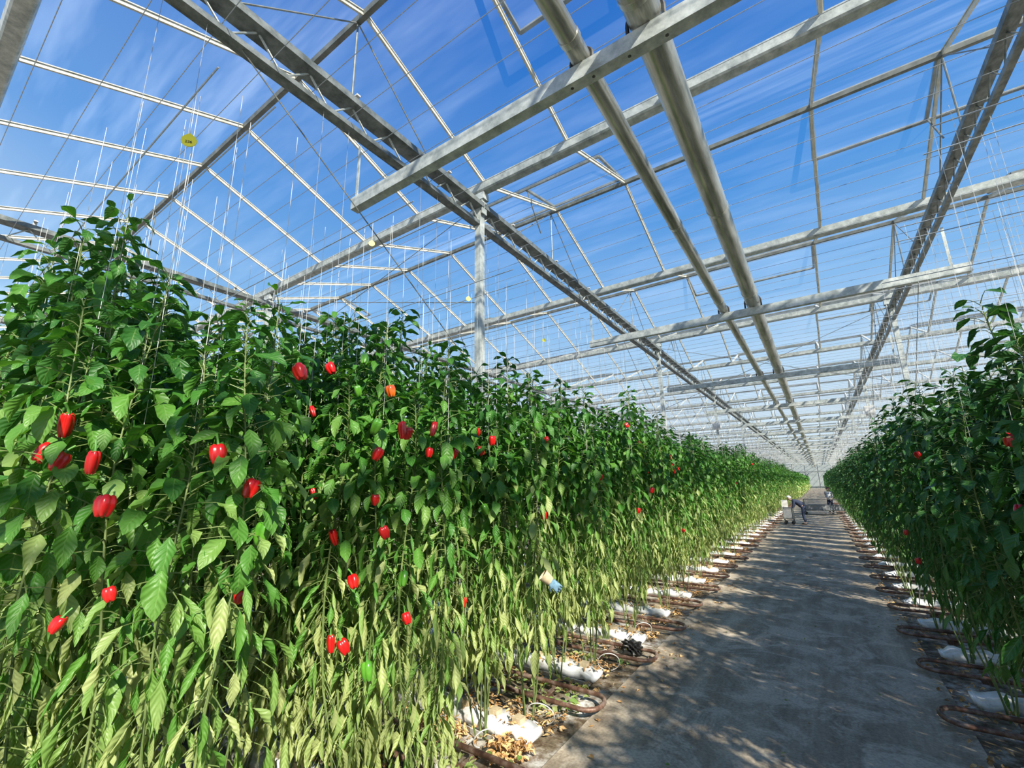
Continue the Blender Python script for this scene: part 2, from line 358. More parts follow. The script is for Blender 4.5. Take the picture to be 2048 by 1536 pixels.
bx0,bx1=-4.05,2.42
BH=.15
beam=Geo().prof(cprof(.10,BH,.01,.03),(bx0,0,0),(bx1,0,0)).mesh('support_beam',M_galv)
hg=Geo().box((-3.98,-.03,.48),(.04,.01,.70)).mesh('left_hanger',M_galv)
hg2=Geo().box((2.2,-.03,.48),(.04,.01,.70)).mesh('right_hanger',M_galv)
PX=((-1.125,.08,'narrow'),(-.60,.125,'wide'))
def strap(cx,rr):
    arc=[(cx+math.cos(a)*(rr+.014),0,BH+rr+math.sin(a)*(rr+.014)) for a in np.linspace(0,pi,13)]
    arc=[(cx+rr+.014,0,.0)]+arc+[(cx-rr-.014,0,.0)]
    return Geo().tube(arc,.015,6).mesh('tube_strap',M_strap)
stm=[strap(a,b) for a,b,c in PX]
TZ=5.39
BY=[2.74+6.55*i for i in range(18)]
for i,y in enumerate(BY):
    b=obj('support_beam',None,loc=(0,y,TZ),label='galvanized cross beam hung below trusses, carrying two tubes',cat='beam',group='cross beams under the tubes')
    obj('channel',beam,parent=b); obj('hanger',hg,parent=b); obj('hanger',hg2,parent=b)
    for q in stm: obj('tube_strap',q,parent=b)
for x,rr,nm in PX:
    b=Geo().tube([(0,-6,0),(0,YEND-1,0)],rr,28).mesh(nm+'_tube',M_tube,True)
    cl=Geo().tube([(0,0,0),(0,.05,0)],rr+.007,28).mesh(nm+'_collar',M_tube,True)
    o=obj('air_duct' if nm=='wide' else 'heating_pipe',b,loc=(x,0,TZ+BH+rr+.002),label='long %s weathered steel tube resting on cross beams'%nm,cat='pipe')
    for q in range(14): obj('joint_collar',cl,parent=o,loc=(0,-.6+3.1*q,0))

wmsh=Geo().tube([(-24,0,0),(9,0,0)],.004,5).mesh('screen_wire',M_wire)
for i in range(78):
    obj('screen_wire',wmsh,loc=(0,-.6+.44*i,6.40),label='thin steel wire stretched across under the roof',cat='wire',group='screen support wires')
def cable(p,q,r=.007):
    g=Geo().tube([p,q],r,6); obj('bracing_cable',g.mesh('bracing_cable',M_alud),label='taut dark steel bracing cable between column and truss',cat='cable',group='bracing cables')
for x in(-3.94,2.18,-10.5):
    for m in(0,1,2):
        y=GY(0)+SP*m
        cable((x,y,3.8),(x,y-3.6,6.3)); 
cable((-10.5,4.95,5.0),(-3.94,4.95,6.7)); cable((-10.5,4.97,6.7),(-3.94,4.97,5.0))
cable((-3.9,14.6,4.6),(2.18,14.6,6.7)); cable((2.18,14.62,4.6),(-3.9,14.62,6.7))

# ------------------------------------------------------------------ pepper plants
PR=np.array([.06,.60,.95,1.0,.82,.46,.02]); SS=np.array([-1,-.55,0,.55,1.])
def leaf_batch(base,az,el0,droop,Ln,W,fold,roll,wave):
    n=len(az); nl=len(PR); ns_=len(SS)
    V=np.zeros((n,nl,ns_,3)); pos=base.copy()
    for i in range(nl):
        t=i/(nl-1); e=el0-droop*t
        d=np.stack([np.cos(e)*np.cos(az),np.cos(e)*np.sin(az),np.sin(e)],1)
        if i: pos=pos+d*(Ln/(nl-1))[:,None]
        nr=np.stack([-np.sin(e)*np.cos(az),-np.sin(e)*np.sin(az),np.cos(e)],1)
        sdv=np.stack([-np.sin(az),np.cos(az),0*az],1)
        cr_,sr_=np.cos(roll)[:,None],np.sin(roll)[:,None]
        s2=sdv*cr_+nr*sr_; n2=nr*cr_-sdv*sr_
        hw=(W/2*PR[i])[:,None]
        for j,s in enumerate(SS):
            ff=fold+.25*np.sin(t*9+s*3+wave)
            a=abs(s)*ff
            V[:,i,j]=pos+s2*s*hw*np.cos(a)[:,None]+n2*(abs(s)*hw*np.sin(a)[:,None])+n2*(hw*.16*math.sin(t*11+2*s))
    V=V.reshape(-1,3)
    q=[]
    for i in range(nl-1):
        for j in range(ns_-1):
            a=i*ns_+j; q.append((a,a+1,a+ns_+1,a+ns_))
    q=np.array(q); F=(q[None]+(np.arange(n)*nl*ns_)[:,None,None]).reshape(-1,4)
    uv=np.array([[s*.5+.5,i/(nl-1)] for i in range(nl) for s in SS]); UV=np.tile(uv,(n,1))
    return V,F,UV
def make_plant(seed,Ht=3.5,nst=4,z0=.42,mat=None,dens=1.0,lsc=.88):
    rg=np.random.default_rng(seed)
    sg=Geo(); B=[];AZ=[];EL=[];DR=[];LN=[];WD=[];FO=[];RO=[]
    tops=[]
    for s in range(nst):
        a0=2*pi*s/nst+rg.uniform(-.4,.4); hs=Ht*(1 if s==0 else rg.uniform(.87,.975))
        ph=rg.uniform(0,6,2); 
        def P(z,a0=a0,ph=ph):
            k=min(1,z/1.0); rr=.02+.165*k
            return np.array([rr*math.cos(a0)+.03*math.sin(z*3+ph[0]),rr*math.sin(a0)+.03*math.sin(z*2.6+ph[1]),z])
        zs=np.linspace(.05,hs-.06,26)
        sg.tube([Vector(P(z)) for z in zs],[.009-.0055*(z/hs) for z in zs],5)
        tops.append(P(hs))
        z=z0+rg.uniform(0,.25); az=rg.uniform(0,6)
        while z<hs:
            top=(hs-z)
            az+=2.4+rg.uniform(-.5,.5)
            low=max(0,min(1,(2.3-z)/1.0))
            pl=rg.uniform(.04,.20)*(1 if top>.35 else .5)
            base=P(z)
            pe=rg.uniform(.0,.7) if top>.3 else rg.uniform(.3,1.0)
            pe-=low*1.1
            mid=base+np.array([math.cos(az)*math.cos(pe),math.sin(az)*math.cos(pe),math.sin(pe)])*pl
            sg.tube([Vector(base),Vector((base+mid)/2+np.array([0,0,.008])),Vector(mid)],[.0032,.0026,.002],4,False)
            if top<.28: e=rg.uniform(-.6,.5); dr=rg.uniform(.3,.9); ln=rg.uniform(.11,.17); wd=ln*.45
            elif top<.9: e=rg.uniform(-.9,.15); dr=rg.uniform(.5,1.1); ln=rg.uniform(.14,.21); wd=ln*rg.uniform(.45,.56)
            else: e=rg.uniform(-1.3,-.25)-low*.55; dr=rg.uniform(.3,1.0); ln=rg.uniform(.12,.225); wd=ln*rg.uniform(.44,.62)
            e=max(e,-1.55)
            if low>.3: wd*=rg.uniform(.42,.98); dr*=rg.uniform(.05,.45); ln*=1.1
            B.append(mid);AZ.append(az+rg.uniform(-.6,.6));EL.append(e);DR.append(dr);LN.append(ln*lsc);WD.append(wd*lsc)
            FO.append(rg.uniform(.15,.65)+low*rg.uniform(0,1.1)); RO.append(rg.normal(0,.4))
            z+= ((.015 if top<.3 else .0165)+low*.002+(.02 if z<z0+.2 else 0)*rg.uniform(0,1))/dens
    f=lambda q:np.array(q)
    V,F,UV=leaf_batch(f(B),f(AZ),f(EL),f(DR),f(LN),f(WD),f(FO),f(RO),rg.uniform(0,6,len(AZ)))
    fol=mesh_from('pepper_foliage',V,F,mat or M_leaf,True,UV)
    stem=sg.mesh('pepper_stems',M_stem,True)
    st=Geo()
    for tp in tops[:3]:
        st.tube([Vector((tp[0],tp[1],2.6)),Vector((tp[0],tp[1],4.61))],.0014,4)
    return fol,stem,st.mesh('support_strings',M_string)
VAR=[make_plant(100+i) for i in range(9)]
VARE=[make_plant(300+i,z0=.62) for i in range(4)]
VARR=[make_plant(200+i,z0=.85,mat=M_leaf_shaded) for i in range(6)]

def pepper_mesh(seed,ln=.1,rad=.042):
    rg=random.Random(seed); lobes=rg.choice([3,4,4]); ph=rg.uniform(0,6)
    prof=[(0,-.012),(.25,-.004),(.6,.004),(.85,-.004),(1.0,-.02),(1.03,-.035),(1.0,-.055),(.93,-.072),(.82,-.088),(.62,-.099),(.4,-.103),(.18,-.098),(0,-.092)]
    g=Geo(); n=32
    for i,(r_,z_) in enumerate(prof):
        for k in range(n):
            a=2*pi*k/n; lo=1+.24*(abs(math.cos(lobes/2*a+ph))-.6)*(1 if i>1 else 0)*(1+.5*i/12)
            zz=z_*ln/.1 - (.008*abs(math.cos(lobes/2*a+ph)) if i>8 else 0)+(.005*abs(math.cos(lobes/2*a+ph)) if 1<i<4 else 0)
            g.v.append(Vector((math.cos(a)*r_*rad*lo,math.sin(a)*r_*rad*lo,zz)))
    for i in range(len(prof)-1):
        for k in range(n):
            k2=(k+1)%n; g.f.append((i*n+k,i*n+k2,(i+1)*n+k2,(i+1)*n+k))
    return g
def pepper_set(seed,mat,ln=.1,rad=.042):
    return pepper_mesh(seed,ln,rad).mesh('bell_pepper',mat,True)
cal=Geo(); 
cal.tube([(0,0,-.008),(0,0,.012),(.006,0,.03),(.018,0,.05)],[.011,.005,.004,.005],8)
for k in range(6):
    a=k*pi/3; c_,s_=math.cos(a),math.sin(a); b=len(cal.v)
    cal.v+=[Vector((.004*c_-.008*s_,.004*s_+.008*c_,.002)),Vector((.004*c_+.008*s_,.004*s_-.008*c_,.002)),Vector((.022*c_,.022*s_,.006))]; cal.f.append((b,b+1,b+2))
calm=cal.mesh('pepper_calyx',M_calyx,True)
PM={'r':[pepper_set(i,M_red,.066,.030) for i in range(3)]+[pepper_set(9,M_red,.085,.022)],'g':[pepper_set(20+i,M_green,.08,.03) for i in range(3)],'o':[pepper_set(30,M_orange,.062,.027)]}

plants=[]
def add_plant(x,y,row,side,label,scz=1.0,end=False):
    for cx,cy in COLP:
        if abs(cx-x)<.34 and abs(cy-y)<.34: return
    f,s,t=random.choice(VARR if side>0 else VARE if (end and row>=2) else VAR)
    rot=random.uniform(0,2*pi)
    e=obj('pepper_plant',None,loc=(x,y,-.05),rot=(0,0,rot),scale=(1,1,scz),label=label,cat='pepper plant',group='pepper plants in rows')
    e.empty_display_size=.3
    obj('foliage',f,parent=e); obj('stem',s,parent=e); obj('support_string',t,parent=e,scale=(1,1,1/scz))
    plants.append([e,row,side,x,y,Matrix.Translation((x,y,-.05))@Matrix.Rotation(rot,4,'Z')@Matrix.Diagonal((1,1,scz,1))])
YK=lambda k:.9+1.4625*k
def nl(k): return 4 if k==-1 else 18 if k==0 else 13 if k==1 else 10 if k==2 else 7 if k==3 else 5 if k<9 else 3 if k<16 else 2
def nr(k): return 3 if k<0 else 5 if k<2 else 8 if k<6 else 5 if k<11 else 3 if k<18 else 2
for k in range(-1,42):
    for j in range(nl(k)):
        off=.20 if k in(0,1,2) else .16
        y=YK(k)+(-off if j%2 else off)+random.uniform(-.03,.03); x=-2.60-.29*j+random.uniform(-.05,.05)
        if k==0: y-=.02
        if k==-1: x-=1.6
        sc=random.uniform(.93,1.09)
        if k==0: sc=[.97,.98,1.04,1.16,1.03,1.12][j] if j<6 else random.uniform(.98,1.18)
        if k==1: sc=[.99,1.03,1.12,1.02,1.17,1.06][j] if j<6 else random.uniform(1.0,1.2)
        if k==2: sc=[1.07,.96,1.05,1.12][j] if j<4 else random.uniform(1.0,1.16)
        end=j==0
        add_plant(x,y,k,-1,'tall leafy pepper plant at the row end beside the path' if end else 'tall leafy pepper plant trained on white strings',sc,j<2)
for k in range(-2,42):
    for j in range(nr(k)):
        y=YK(k)+(.17 if j%2 else -.17)+random.uniform(-.03,.03); x=1.17+.29*j+random.uniform(-.04,.04)
        end=j==0
        add_plant(x,y,k,1,'dark shaded pepper plant at the row end beside the path' if end else 'tall shaded pepper plant trained on white strings',random.uniform(.88,.98) if j<2 else random.uniform(.92,1.04))
def far_rows(x0,x1,name,label,seed,mat):
    rg=np.random.default_rng(seed); BB=[]
    for k in range(42,99):
        n=170 if k<65 else 90
        BB.append(np.stack([rg.uniform(x0,x1,n),YK(k)+rg.uniform(-.3,.3,n),rg.uniform(.3,3.35,n)],1))
    B=np.concatenate(BB); n=len(B)
    V,F,UV=leaf_batch(B,rg.uniform(0,6.3,n),rg.uniform(-1.2,-.1,n),rg.uniform(.3,.9,n),rg.uniform(.25,.4,n),rg.uniform(.16,.24,n),rg.uniform(.1,.5,n),rg.normal(0,.4,n),rg.uniform(0,6,n))
    V[:,2]=np.maximum(V[:,2],0)
    obj(name,mesh_from(name,V,F,mat,True,UV),kind='stuff',label=label,cat='pepper plants')
far_rows(-3.3,-2.35,'pepper_plants','distant rows of leafy pepper plants along the path',1,M_leaf)
far_rows(.85,1.8,'pepper_plants','distant shaded rows of pepper plants along the path',2,M_leaf_shaded)
REDP="""0,-2.75,0.52,2.55;0,-2.32,0.54,2.36;0,-2.68,0.52,2.37;0,-2.91,0.52,2.42;0,-2.32,0.60,2.19;0,-2.32,0.93,2.41;0,-2.32,1.28,2.88;1,-3.06,1.98,3.16;1,-3.26,1.98,2.84;0,-2.32,1.11,2.25;1,-2.43,1.98,2.16;1,-2.87,1.98,1.92;1,-2.34,1.98,1.96;1,-2.32,2.09,2.64;1,-2.32,2.15,2.61;1,-2.32,2.37,2.67;1,-2.32,2.36,2.48;1,-2.40,1.98,2.46;1,-2.32,2.60,2.49;2,-2.75,3.44,2.76;2,-2.72,3.44,2.58;2,-2.56,3.44,2.67;2,-2.31,4.00,2.69;4,-2.31,6.43,3.09;1,-2.31,2.17,1.42;1,-2.80,1.98,1.26;1,-2.69,1.98,1.25;1,-2.60,1.97,1.65;0,-2.31,.67,1.84;0,-2.31,1.13,1.73;0,-2.31,.55,1.76;2,-2.88,3.44,1.19;6,-2.32,9.29,1.32;6,-2.40,9.29,2.49;6,-2.45,9.29,2.74;1,-3.16,1.98,2.21;2,-2.31,3.95,1.95;5,-2.41,7.82,2.12;3,-2.31,5.37,2.32;2,.92,3.76,2.45;2,.92,3.91,2.04"""
GRN="1,-2.69,1.98,2.93;1,-2.43,1.98,2.65;0,-2.31,1.18,2.04;1,-2.41,1.97,1.18;1,-2.31,2.15,1.67;2,-2.67,3.44,2.03;1,-2.62,1.98,3.15"
ORG="1,-2.33,1.98,2.88"
def put(txt,key):
    for ii,s in enumerate(txt.split(';')):
        k,x,y,z=s.split(','); k=int(k);x=float(x);y=float(y);z=float(z)
        side=1 if x>0 else -1
        c=[p for p in plants if p[1]==k and p[2]==side]
        p=min(c,key=lambda q:(q[3]-x)**2+(q[4]-y)**2)
        small=(k==0 and z<1.9)
        pos=Vector((x+((-.06 if small else 0) if side<0 else .03),y+(-.03 if (k in(0,1,2) and y<YK(k)) else .01),z+.04))
        mw=Matrix.Translation(pos)@Euler((random.uniform(-.5,.5),random.uniform(-.5,.5),random.uniform(0,6))).to_matrix().to_4x4()@Matrix.Scale(.7 if small else random.uniform(.85,1.2),4)
        lab={'r':'ripe glossy red bell pepper','g':'unripe green bell pepper','o':'orange ripening bell pepper'}[key]
        o=obj('bell_pepper',random.choice(PM[key]),parent=p[0],label=lab)
        o.matrix_basis=p[5].inverted()@mw
        obj('pepper_stalk',calm,parent=o)
put(REDP,'r'); put(GRN,'g'); put(ORG,'o')
for p in plants:
    e,k,side,x,y,mw0=p
    if 3<=k<=20 and abs(x-(-2.6 if side<0 else 1.1))<.5 and random.random()<(.5 if side<0 else .15):
        q='r' if random.random()<.75 else 'g'
        a=random.uniform(-2.6,-.2) if side<0 else random.uniform(-3.1,-1.5)
        px=x+math.cos(a)*.31; py=y+math.sin(a)*.31
        mw=Matrix.Translation((px,py,random.uniform(1.2,3.0)))@Euler((random.uniform(-.3,.3),random.uniform(-.3,.3),1)).to_matrix().to_4x4()
        o=obj('bell_pepper',random.choice(PM[q]),parent=e,label='ripe glossy red bell pepper' if q=='r' else 'unripe green bell pepper')
        o.matrix_basis=mw0.inverted()@mw
        obj('pepper_stalk',calm,parent=o)

cwl=Geo().tube([(-11,0,0),(-2.45,0,0)],.005,5).mesh('crop_wire',M_wire)
cwr=Geo().tube([(.95,0,0),(6,0,0)],.005,5).mesh('crop_wire',M_wire)
hng=Geo().tube([(0,0,0),(0,0,1.75)],.0025,4).mesh('wire_hanger',M_wire)
for k in range(0,30):
  for dy in (-.16,.16):
    o=obj('crop_wire',cwl,loc=(0,YK(k)+dy,4.55),label='horizontal steel crop wire holding white plant strings',cat='wire',group='crop wires')
    obj('wire_hanger',hng,parent=o,loc=(-3.94,0,0)); obj('wire_hanger',hng,parent=o,loc=(-10.5,0,0))
    if k>0:
        o=obj('crop_wire',cwr,loc=(0,YK(k)+dy,4.55),label='horizontal steel crop wire holding white plant strings',cat='wire',group='crop wires')
        obj('wire_hanger',hng,parent=o,loc=(2.18,0,0))
def tag(loc,r,txt=None,rot=(pi/2,0,.9)):
    g=Geo(); n=20; pts=[]
    for k in range(n):
        a=2*pi*k/n+pi/2; rr=r*(1.25 if k==0 else 1.08 if k in(1,n-1) else 1)
        pts.append((math.cos(a)*rr,math.sin(a)*rr))
    g.prof(pts,(0,0,0),(0,0,-.004),up=(0,1,0))
    o=obj('row_tag',g.mesh('row_tag',M_yellow),loc=loc,rot=rot,label='yellow plastic row number tag hanging on a string' if txt else 'small yellow plastic row tag hanging on a string',cat='tag',group='row tags')
    obj('tag_string',Geo().tube([(0,r*1.2,-.002),(0,4.55-loc[2],-.002)],.0015,4).mesh('tag_string',M_string),parent=o)
    if txt:
        cu=bpy.data.curves.new('t','FONT'); cu.body=txt; cu.size=r*.6; cu.extrude=.0004; cu.align_x='CENTER'; cu.align_y='CENTER'
        to=bpy.data.objects.new('tmp',cu); COL.objects.link(to); bpy.context.view_layer.update()
        me=bpy.data.meshes.new_from_object(to.evaluated_get(bpy.context.evaluated_depsgraph_get())); bpy.data.objects.remove(to)
        me.materials.clear(); me.materials.append(M_black)
        obj('row_number',me,parent=o,loc=(0,-r*.25,.002))
tag((-2.72,.74,4.21),.04,'236')
tag((-2.96,2.20,4.34),.026); tag((-3.08,3.66,4.37),.028); tag((-2.93,5.13,4.23),.025)

# ------------------------------------------------------------------ bed furniture
def slab_mesh(seed):
    rg=random.Random(seed); bm=bmesh.new(); bmesh.ops.create_cube(bm,size=1)
    bmesh.ops.scale(bm,vec=(1.0,.25,.12),verts=bm.verts)
    bmesh.ops.subdivide_edges(bm,edges=[e for e in bm.edges if abs(e.verts[0].co.x-e.verts[1].co.x)>.5],cuts=18)
    bmesh.ops.bevel(bm,geom=[e for e in bm.edges if e.is_manifold and e.calc_face_angle(0)>.5],offset=.025,segments=3,affect='EDGES')
    for v in bm.verts:
        x=v.co.x
        v.co.z+=.016*math.sin(x*23+seed)+rg.uniform(-.01,.01); v.co.y*=1+.16*math.sin(x*17+seed*2)+rg.uniform(-.06,.06)
        if abs(x)>.42: v.co.z*=.6
    me=bpy.data.meshes.new('growing_slab'); bm.to_mesh(me); bm.free(); me.materials.append(M_white)
    me.polygons.foreach_set('use_smooth',[True]*len(me.polygons)); return me
SL=[slab_mesh(i) for i in range(5)]
plug=Geo().box((0,0,.0),(.09,.09,.06)).mesh('rockwool_block',M_cream)
trp=[(-.16,0),(.16,0),(.18,.05),(.17,.05),(.15,.012),(-.15,.012),(-.17,.05),(-.18,.05)]
tray_l=Geo().prof(trp,(-11,0,.03),(-2.50,0,.03)).mesh('growing_gutter',M_whitep)
tray_r=Geo().prof(trp,(1.0,0,.03),(6,0,.03)).mesh('growing_gutter',M_whitep)
for k in range(0,26):
    obj('growing_gutter',tray_l,loc=(0,YK(k),-.03),label='white metal growing gutter under the pepper row',cat='gutter',group='growing gutters')
    if k>0: obj('growing_gutter',tray_r,loc=(0,YK(k),-.03),label='white metal growing gutter under the pepper row',cat='gutter',group='growing gutters')
    for j in range(5 if k<3 else 3 if k<8 else 1):
        s=obj('growing_slab',random.choice(SL),loc=(-2.90-1.03*j+random.uniform(-.06,.03),YK(k)+random.uniform(-.03,.03),.08),rot=(0,0,random.uniform(-.07,.07)),label='white plastic-wrapped growing slab under pepper plants',cat='growing slab',group='growing slabs')
        for q in(-.3,.05,.32): obj('seedling_block',plug,parent=s,loc=(q,0,.08))
    if k>1:
        s=obj('growing_slab',random.choice(SL),loc=(1.45,YK(k),.08),label='white plastic-wrapped growing slab under pepper plants',cat='growing slab',group='growing slabs')
def loop_mesh(sg_,x_tip,x_back,hw=.19,z=.10):
    pts=[(x_back,-hw,z)]
    cx=x_tip-sg_*hw*.8
    for a in np.linspace(-pi/2,pi/2,15): pts.append((cx+sg_*hw*.8*math.cos(a),hw*math.sin(a),z))
    pts.append((x_back,hw,z))
    return Geo().tube(pts,.023,10).mesh('pipe_rail',M_rust,True)
lpl=loop_mesh(1,-2.05,-11); lpr=loop_mesh(-1,.62,6)
supm=Geo().box((0,0,.05),(.05,.46,.012)).box((0,-.19,.067),(.04,.05,.026)).box((0,.19,.067),(.04,.05,.026)).box((0,0,.025),(.12,.12,.045)).mesh('rail_support',M_rust)
for k in range(-1,36):
    o=obj('pipe_rail',lpl,loc=(random.uniform(-.06,.04),YK(k)+.78+random.uniform(-.04,.04),0),rot=(0,0,random.uniform(-.006,.006)),label='rusty brown U-shaped heating pipe rail between the rows',cat='pipe rail',group='pipe rails')
    if k<12:
        for x in(-2.7,-3.9,-5.2,-6.5): obj('rail_support',supm,parent=o,loc=(x,0,0))
    if k>=0:
        o=obj('pipe_rail',lpr,loc=(random.uniform(-.04,.06),YK(k)+.85+random.uniform(-.04,.04),0),label='rusty brown U-shaped heating pipe rail between the rows',cat='pipe rail',group='pipe rails')
        if k<12:
            for x in(1.2,2.5): obj('rail_support',supm,parent=o,loc=(x,0,0))
def litter(n,x0,x1,y0,y1,mat,name,label,seed,z=.03,zz=.03,big=1):
    rg=np.random.default_rng(seed)
    B=np.stack([rg.uniform(x0,x1,n),rg.uniform(y0,y1,n),z+rg.uniform(0,zz,n)],1)
    V,F,UV=leaf_batch(B,rg.uniform(0,6.3,n),rg.uniform(-.1,.5,n),rg.uniform(.2,1.3,n),rg.uniform(.04,.09,n)*big,rg.uniform(.02,.05,n)*big,rg.uniform(.2,1.1,n),rg.normal(0,.5,n),rg.uniform(0,6,n))
    V[:,2]=np.maximum(V[:,2],.024)
    obj(name,mesh_from(name,V,F,mat,True,UV),kind='stuff',label=label,cat='dead leaves')
for k in range(0,22):
    n=210 if k<5 else 120 if k<12 else 60
    xl=-3.9 if k<5 else -3.0
    litter(n,xl,-2.3,YK(k)+.14,YK(k)+.55,M_litter,'fallen_leaves','dry straw-coloured leaves on the ground beside the slabs',k)
    litter(n//2,xl,-2.35,YK(k)-.5,YK(k)-.14,M_litter,'fallen_leaves','dry straw-coloured leaves on the ground beside the slabs',50+k)
    litter(n//5,-3.2,-2.42,YK(k)-.11,YK(k)+.11,M_litter,'fallen_leaves','dry leaves lying on the white slab wrap',150+k,.145,.02,.9)
    if k>0: litter(70,.7,1.6,YK(k)-.5,YK(k)+.5,M_litter,'fallen_leaves','dry brown leaves under the shaded row',90+k)
litter(150,-2.65,-2.35,3.45,3.66,M_litter,'fallen_leaves','heap of dry orange-brown leaves at the slab end',230,.03,.09)
litter(160,-3.5,-3.0,3.3,3.62,M_litter,'fallen_leaves','heap of dry orange-brown leaves at the slab end',231,.03,.12)
litter(70,-2.3,-1.8,2,12,M_litter,'fallen_leaves','scattered dry leaves along the path edge',200,.025,.01)
litter(150,-2.0,.7,2,16,M_litter,'fallen_leaves','small bits of dry debris scattered on the path',206,.022,.004,.35)
litter(22,-1.9,.7,2,14,M_leaf,'fallen_leaves','few scattered green leaves on the path',201,.025,.01,.6)
litter(220,-4,-2.25,2.7,3.4,M_leaf,'fallen_leaves','green leaves and weeds lying between the pipe rails',202,.03,.08,1.3)
litter(140,-4,-2.3,4.3,5.0,M_leaf,'fallen_leaves','green leaves and weeds lying between the pipe rails',203,.03,.06,1.3)
litter(100,-4,-2.3,5.7,6.5,M_leaf,'fallen_leaves','green leaves and weeds lying between the pipe rails',204,.03,.06,1.3)
litter(160,.7,1.9,2.8,4.6,M_leaf_shaded,'fallen_leaves','green leaves and weeds lying under the shaded row',205,.03,.08,1.3)
def hoop(x,y,r,tilt):
    pts=[(math.cos(a)*r,0,r+math.sin(a)*r) for a in np.linspace(-1.3,4.4,28)]
    obj('drip_hose',Geo().tube(pts,.005,6).mesh('drip_hose',M_string,True),loc=(x,y,.03),rot=(.5,0,tilt),label='thin white drip hose curled in a loop beside the slab',cat='hose',group='drip hoses')
for a in((-2.55,2.55,.14,.6),(-2.9,2.1,.12,1.2),(-2.5,4.1,.13,.3),(-2.45,5.6,.13,.5),(-2.5,7.05,.12,.5),(-2.75,3.5,.1,1.)): hoop(*a)
bm=bmesh.new(); bmesh.ops.create_icosphere(bm,subdivisions=4,radius=.1)
for v in bm.verts:
    d=v.co.normalized(); v.co*=1+.35*math.sin(d.x*9+d.y*5)*math.sin(d.z*8+d.y*6)+.12*math.sin(d.y*21)
    v.co.z=max(v.co.z*.9,-.06)
me=bpy.data.meshes.new('crumpled_bag'); bm.to_mesh(me); bm.free(); me.materials.append(M_black)
obj('plastic_bag',me,loc=(-2.4,6.3,.09),scale=(1.3,1,1),label='crumpled black plastic bag on the ground by the rails',cat='bag')
gl=obj('work_glove',None,loc=(-2.15,3.72,1.40),rot=(.2,2.3,.9),scale=(.9,.9,.9),label='faded blue and cream work glove caught on a pepper plant',cat='glove')
def skin_obj(name,verts,edges,radii,mat,parent=None,root=0,sub=1,loc=(0,0,0),rot=(0,0,0),label=None):
    me=bpy.data.meshes.new(name); me.from_pydata(verts,edges,[]); me.materials.append(mat)
    o=obj(name,me,parent=parent,loc=loc,rot=rot,label=label)
    m=o.modifiers.new('skin','SKIN'); m.use_smooth_shade=True
    for i,v in enumerate(me.skin_vertices[0].data):
        rr=radii[i]; v.radius=(rr,rr) if not isinstance(rr,tuple) else rr; v.use_root=(i==root)
    s=o.modifiers.new('sub','SUBSURF'); s.levels=sub; s.render_levels=sub
    return o
def ellip(name,c,r,mat,parent,cut=None,rot=(0,0,0)):
    bm=bmesh.new(); bmesh.ops.create_uvsphere(bm,u_segments=20,v_segments=14,radius=1)
    for v in bm.verts: v.co=Vector((v.co.x*r[0],v.co.y*r[1],v.co.z*r[2]))
    if cut is not None: bmesh.ops.delete(bm,geom=[v for v in bm.verts if cut(v.co)],context='VERTS')
    me=bpy.data.meshes.new(name); bm.to_mesh(me); bm.free(); me.materials.append(mat)
    me.polygons.foreach_set('use_smooth',[True]*len(me.polygons))
    return obj(name,me,parent=parent,loc=c,rot=rot)
gv=[(0,0,0),(0,0,.05),(0,0,.09)];ge=[(0,1),(1,2)];gr=[(.045,.025),(.05,.026),(.045,.022)]
for i,(xo,ln_,cu) in enumerate(((-.033,.05,.04),(-.011,.06,.05),(.012,.055,.03),(.034,.045,.045))):
    b=len(gv); gv+=[(xo,.0,.105),(xo*1.1,cu*.6,.105+ln_*.6),(xo*1.05,cu*1.3,.105+ln_*.75)]; ge+=[(2,b),(b,b+1),(b+1,b+2)]; gr+=[.012,.012,.010]
b=len(gv); gv+=[(.062,.01,.05),(.07,.035,.075)]; ge+=[(1,b),(b,b+1)]; gr+=[.014,.011]
skin_obj('glove_hand',gv,ge,gr,M_blue,gl)
obj('glove_cuff',Geo().tube([(0,0,.01),(0,0,-.04),(0,0,-.09)],[.045,.055,.062],14,False).mesh('glove_cuff',M_cream,True),parent=gl)

